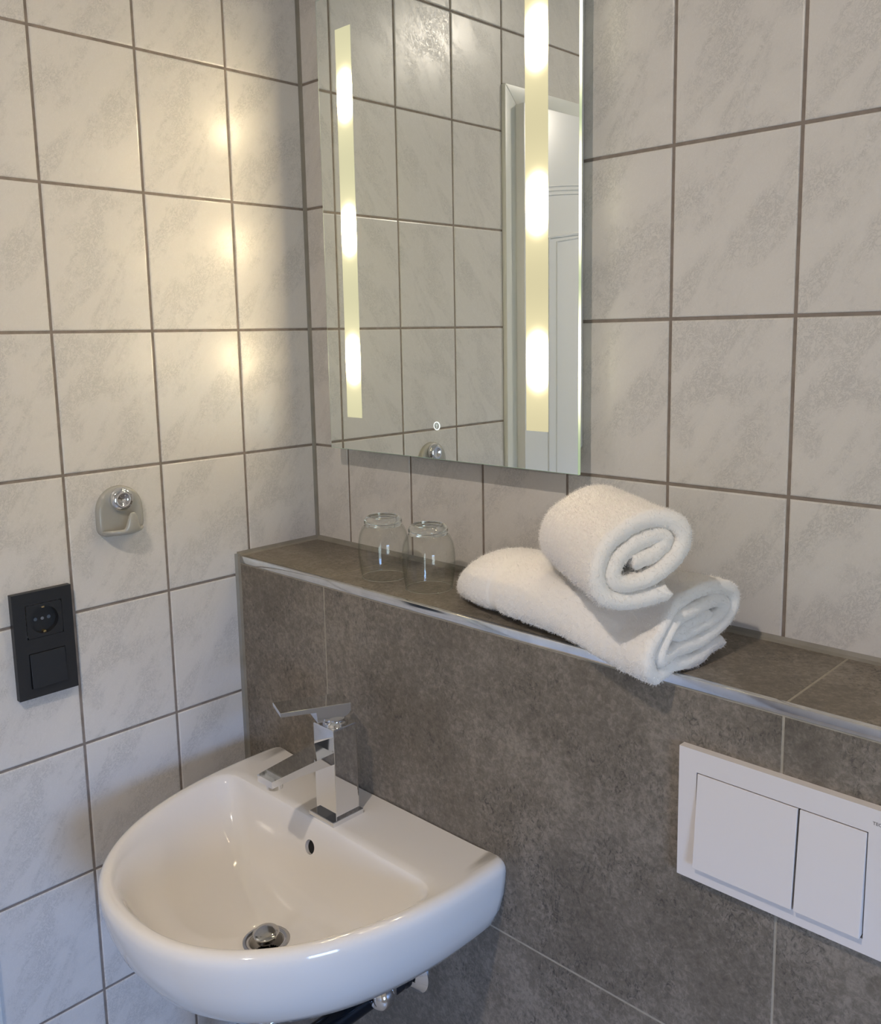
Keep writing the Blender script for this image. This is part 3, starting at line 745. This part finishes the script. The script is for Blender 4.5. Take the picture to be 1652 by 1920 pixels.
# ------------------------------------------------------------------ drinking glasses, upside down
def tumbler(x, y, label, rz=0):
    h = .0935
    g0 = empty('drinking_glass', (x, y, LZ+.0004), label, 'glass', 'upturned tumblers on the ledge')
    bm = nb()
    outer_ = [(.0338, .0004), (.0348, .006), (.0366, .018), (.0381, .032), (.0385, .044), (.0378, .056), (.0352, .068), (.0312, .0765), (.0284, .0795), (.0276, .0808), (.0283, .0830), (.0286, .0856), (.0278, .0885), (.0250, .0915), (.0232, .0930), (.0215, .0932), (.0170, .0922), (.0080, .0916), (0, .0915)]
    inner_ = [(0, .0805), (.0100, .0803), (.0200, .0795), (.0262, .0775), (.0300, .0745), (.0341, .0672), (.0367, .056), (.0374, .044), (.0370, .032), (.0355, .018), (.0337, .006), (.0328, .0004), (.0333, 0)]
    def dens(pr):     # smooth the profile
        o_ = [pr[0]]
        for i in range(len(pr)-1):
            p0 = pr[max(i-1, 0)]; p1 = pr[i]; p2 = pr[i+1]; p3 = pr[min(i+2, len(pr)-1)]
            for k in (1, 2, 3):
                t_ = k/3
                q = [0.5*((2*p1[j]) + (-p0[j]+p2[j])*t_ + (2*p0[j]-5*p1[j]+4*p2[j]-p3[j])*t_*t_ + (-p0[j]+3*p1[j]-3*p2[j]+p3[j])*t_**3) for j in (0, 1)]
                o_.append((max(q[0], 0) if (i < len(pr)-2 or k < 3) else pr[-1][0], q[1]))
        return o_
    O = dens(outer_); I = dens(inner_)
    O[-1] = (0, O[-1][1]); I[0] = (0, I[0][1])
    T_ = Matrix.Translation((x, y, LZ+.0004))
    ko = [i for i, q in enumerate(O) if q[1] >= .0800][0]; ki = [i for i, q in enumerate(I) if q[1] < .0790][0]
    lathe(bm, O[:ko], 72, T_); lathe(bm, I[ki:] + [O[0]], 72, T_)
    bmesh.ops.remove_doubles(bm, verts=bm.verts, dist=1e-6)
    obj('glass_wall', bm, MT['thin'], g0, smooth='all')
    bm = nb(); lathe(bm, O[ko-1:] , 72, T_); lathe(bm, I[:ki+1] + [O[ko-1]], 72, T_)
    bmesh.ops.remove_doubles(bm, verts=bm.verts, dist=1e-6)
    obj('glass_base', bm, MT['glass'], g0, smooth='all')
    bm = nb(); lathe(bm, [(.0335 + .0008*math.cos(a), .0009 + .0008*math.sin(a)) for a in [2*PI*i/10 for i in range(10)]], 72, T_, closed=True)
    obj('rim', bm, MT['glass'], g0, smooth='all')
tumbler(.2880, -.1020, 'left one of two clear tumblers upturned on the slate ledge, nearer the corner')
tumbler(.3840, -.1030, 'right one of two clear tumblers upturned on the slate ledge, nearer the towels')

# ------------------------------------------------------------------ rolled towels
def towel(name, label, c0, c1, A, B, th, turns_min, lat_sign, taper, tail, tilt, seed, band=None, step=.0022, hairs=26000, start=-80):
    """spiral-rolled sheet. c0 = centre of the visible end, c1 = centre of the far end"""
    c0, c1 = Vector(c0), Vector(c1); ax = (c1-c0); Ln = ax.length; ax.normalize()
    lat = Vector((0, 0, 1)).cross(ax); lat.normalize(); lat *= lat_sign; upv = Vector((0, 0, 1))
    pitch = th*1.0
    # centre line of the sheet in the end plane: outer tail, then inward spiral
    pts = []; th0 = math.radians(start)
    a_, b_ = A - th/2, B - th/2
    ang = 0.0
    while True:
        k = pitch*ang/(2*PI)
        aa, bb = a_-k, b_-k
        if bb < turns_min: break
        ph = th0 + ang
        pts.append(Vector((aa*math.cos(ph), bb*math.sin(ph)))); ang += step/max(.01, math.hypot(aa*math.sin(ph), bb*math.cos(ph)))
    q0 = pts[-1].copy(); q1 = pts[-1] - pts[-2]; q1.normalize(); tgt = Vector((-math.copysign(1, q0.x)*abs(a_ - b_)*.55, 0)); nn_ = int((tgt-q0).length/step)
    for i in range(1, nn_+1):
        e_ = i/nn_; pts.append((q0 + q1*step*i*(1-e_)*.6).lerp(tgt, e_))
    ct, st_ = math.cos(tilt), math.sin(tilt)
    pts = [Vector((p.x*ct - p.y*st_, p.x*st_ + p.y*ct)) for p in pts]
    if tail:     # loose outer end lying outward
        d0 = (pts[0] - pts[1]).normalized(); d1 = Vector((tail[1], tail[2])).normalized(); n = int(tail[0]/step); tl = []
        p = pts[0].copy()
        for i in range(n):
            d = d0.lerp(d1, min(1, (i+1)/(n*.5))).normalized(); p = p + d*step; tl.append(p.copy())
        pts = tl[::-1] + pts
    # uneven winding
    pts = [p + Vector((noise.noise(Vector((i*step*28, seed, 0))), noise.noise(Vector((i*step*28, seed, 9)))))*.0022 for i, p in enumerate(pts)]
    ns = len(pts); nrm = []
    for i in range(ns):
        d = (pts[min(i+2, ns-1)] - pts[max(i-2, 0)]).normalized(); nrm.append(Vector((d.y, -d.x)))
    # loop around the sheet section: outer side, inner side
    sec = []; h = th/2
    for i in range(ns): sec.append((pts[i], nrm[i], 1.0))
    cap_n = 6
    loop = [(i, 1.0, 0) for i in range(ns)]
    m_u = int(Ln/step); us = []
    for q in range(5): us.append((.5*th*.8*(1 - math.cos(PI/2*q/5)), math.sin(PI/2*q/5)*1.0 + .0))
    us = [(u, max(.18, s)) for u, s in us]
    full = [(u, s) for u, s in us] + [(us[-1][0] + (Ln - 2*us[-1][0])*j/m_u, 1.0) for j in range(1, m_u)] + [(Ln-u, s) for u, s in us[::-1]]
    verts = []; dens_ = []
    for u, hs in full:
        t_ = u/Ln; sc_ = taper(t_)
        c = c0 + ax*u; c = c + Vector((0, 0, 1))*(-B*(1-sc_[1])) ; c = c + lat*sc_[2]
        row = []
        def P(i, side, k=1.0):
            p, nn = pts[i], nrm[i]
            q = Vector((p.x*sc_[0], p.y*sc_[1])) + nn*(h*hs*side*k*min(1, sc_[1]*1.1))
            e_ = noise.noise(Vector((i*step*9, seed*3.1, 2))) * .006 * (1 if t_ < .5 else -1) * (abs(2*t_-1)**3)   # uneven selvedge
            return c + ax*e_ + lat*q.x + upv*q.y, nn
        for i in range(ns): row.append(P(i, 1))
        row.append((P(ns-1, .5)[0] + (P(ns-1, 0)[0]-P(max(ns-3, 0), 0)[0])*.8, Vector((0, 0))))
        for i in range(ns-1, -1, -1): row.append(P(i, -1))
        row.append((P(0, .5)[0] + (P(0, 0)[0]-P(min(3, ns-1), 0)[0])*.8, Vector((0, 0))))
        for p, nn in row:
            inb = band and any(b0 < u < b1 for b0, b1 in band)
            am = .0 if inb else 1.0
            lump = noise.noise(p*24 + Vector((seed, 0, 0)))*.0018
            loopn = noise.noise(p*330)*.0012*am + noise.noise(p*150)*.0008*am - (.0013 if inb else 0)
            d3 = (lat*nn.x + upv*nn.y)
            sgn = 1
            verts.append(p + d3*(lump)*0 + (lat*nn.x + upv*nn.y)*loopn + Vector((noise.noise(p*20), noise.noise(p*20+Vector((5, 5, 5))), noise.noise(p*20+Vector((9, 2, 7)))))*.0016)
            dens_.append(0.12 if inb else 1.0)
    R = 2*ns + 2; faces = []
    for j in range(len(full)-1):
        for i in range(R):
            faces.append((j*R+i, j*R+(i+1) % R, (j+1)*R+(i+1) % R, (j+1)*R+i))
    def close(j, flip):
        b = j*R
        for i in range(ns-1):
            q = (b+i, b+i+1, b+(2*ns-1-i), b+(2*ns-i)) ; faces.append(q if not flip else q[::-1])
        faces.append((b+ns-1, b+ns, b+ns+1)); faces.append((b+2*ns, b+2*ns+1, b))
    close(0, True); close(len(full)-1, False)
    org = c0.lerp(c1, .5); org.z = min(v.z for v in verts)
    zmin = org.z
    me = bpy.data.meshes.new(name); me.from_pydata([tuple(v - org) for v in verts], [], faces); me.update()
    bmx = bmesh.new(); bmx.from_mesh(me); bmesh.ops.recalc_face_normals(bmx, faces=bmx.faces); bmx.to_mesh(me); bmx.free()
    for p in me.polygons: p.use_smooth = True
    me.materials.append(MT['towel']); me.materials.append(MT['loop'])
    o = link(bpy.data.objects.new(name, me)); o.location = org
    tag(o, label, 'towel', 'rolled towels on the ledge')
    vg = o.vertex_groups.new(name='pile')
    full_i = [i for i, d in enumerate(dens_) if d == 1.0]; low_i = [i for i, d in enumerate(dens_) if d < 1]
    vg.add(full_i, 1.0, 'REPLACE')
    if low_i: vg.add(low_i, .05, 'REPLACE')
    if hairs:
        pm = o.modifiers.new('pile', 'PARTICLE_SYSTEM'); ps = pm.particle_system; s = ps.settings
        s.type = 'HAIR'; s.count = hairs; s.hair_length = .0013; s.hair_step = 3; s.render_step = 3; s.display_step = 2
        s.emit_from = 'FACE'; s.use_emit_random = True; s.distribution = 'RAND'; s.use_even_distribution = True
        s.factor_random = .0006; s.brownian_factor = .0; s.length_random = .5; s.material = 2
        s.root_radius = .24; s.tip_radius = .18; s.radius_scale = .0011; s.use_close_tip = False
        ps.vertex_group_density = 'pile'; ps.seed = seed
    return o, zmin

def taper_low(t_):
    s = 1 - .24*max(0, (t_-.10)/.90)**1.0
    e_ = max(0, (t_-.82)/.18); s *= math.sqrt(max(.05, 1 - .72*e_*e_))
    w_ = 1 - .40*max(0, (t_-.05)/.95)**.9
    w_ *= math.sqrt(max(.05, 1 - .55*e_*e_))
    return (w_, s, 0)
TL = towel('rolled_towel', 'long thick white terry towel rolled up, lying on the ledge underneath the smaller one',
      (.826, -.138, 1.2085), (.460, -.088, 1.2085), .0900, .0500, .0165, .006, 1, taper_low, (.030, -1, .10), math.radians(-9), 3, band=[(.262, .278)], hairs=90000, start=-100)
def taper_up(t_):
    e_ = max(0, (t_-.80)/.20); k = math.sqrt(max(.05, 1 - .45*e_*e_))
    s = 1 - .06*t_
    return (s*k, s*k, 0)
UC0, UC1, UA, UB, UT = (.812, -.226, 1.2940), (.636, -.096, 1.2960), .0690, .0495, math.radians(-34)
TU = towel('rolled_towel', 'smaller white terry towel rolled up, resting crosswise on top of the long one',
      UC0, UC1, UA, UB, .0185, .006, 1, taper_up, (.034, -1, .25), UT, 11, band=[(.150, .156)], hairs=60000, start=-58)

# the long towel gives way under the small one: squeeze it below the small roll's underside
def squeeze(o, c0, c1, A, B, tilt, zb, Bl, k=1.0):
    c0, c1 = Vector(c0), Vector(c1); ax = c1-c0; Ln = Vector((ax.x, ax.y)).length; a2 = Vector((ax.x, ax.y))/Ln; l2 = Vector((-a2.y, a2.x))
    s_, c_ = math.sin(tilt), math.cos(tilt); A += .0035; B += .0035
    qa = s_*s_/A**2 + c_*c_/B**2
    for v in o.data.vertices:
        w_ = o.location + v.co
        d = Vector((w_.x - c0.x, w_.y - c0.y)); u = d.dot(a2); p_ = d.dot(l2)
        qb = 2*s_*c_*p_*(1/A**2 - 1/B**2); qc = p_*p_*(c_*c_/A**2 + s_*s_/B**2) - 1; D = qb*qb - 4*qa*qc
        if D <= 0: continue
        zz = c0.z + (c1.z-c0.z)*max(0, min(1, u/Ln)) + (-qb - math.sqrt(D))/(2*qa)
        e_ = max(0, -u, u-Ln); zz += e_*1.6
        lx = (.826 - w_.x)/.366; sc = taper_low(max(0, min(1, lx))); yc = -.138 + .050*lx
        q = (w_.y - yc)/(.090*sc[0]); top = zb + Bl*sc[1]*(1 + math.sqrt(max(0, 1-q*q))) + .002
        if zz < top and top - zb > .01: v.co.z = zb + (w_.z - zb)*max(.25, (zz-zb)/(top-zb)) - o.location.z
for v in TL[0].data.vertices:      # the overhanging front sags over the edge strip
    yy = TL[0].location.y + v.co.y; xx = TL[0].location.x + v.co.x
    if yy < LY - .004: v.co.z -= min(.016, (LY-.004-yy)*.6)*max(0, min(1, (xx-.62)/.15))
squeeze(TL[0], UC0, UC1, UA, UB, UT, LZ+.0008, .0500)

# ------------------------------------------------------------------ ceiling lamp fixture
cl = empty('ceiling_lamp', (LAMP.x, LAMP.y, CZ), 'small round recessed ceiling lamp above the room, outside the picture', 'lamp')
bm = nb(); lathe(bm, [(.032, -.014), (.034, -.016), (.042, -.010), (.043, .002)], 40, Matrix.Translation((LAMP.x, LAMP.y, CZ)))
obj('bezel', bm, MT['chrome'], cl, smooth=40)
bm = nb(); lathe(bm, [(0, -.006), (.032, -.006)], 32, Matrix.Translation((LAMP.x, LAMP.y, CZ))); obj('lens', bm, MT['lamplens'], cl)
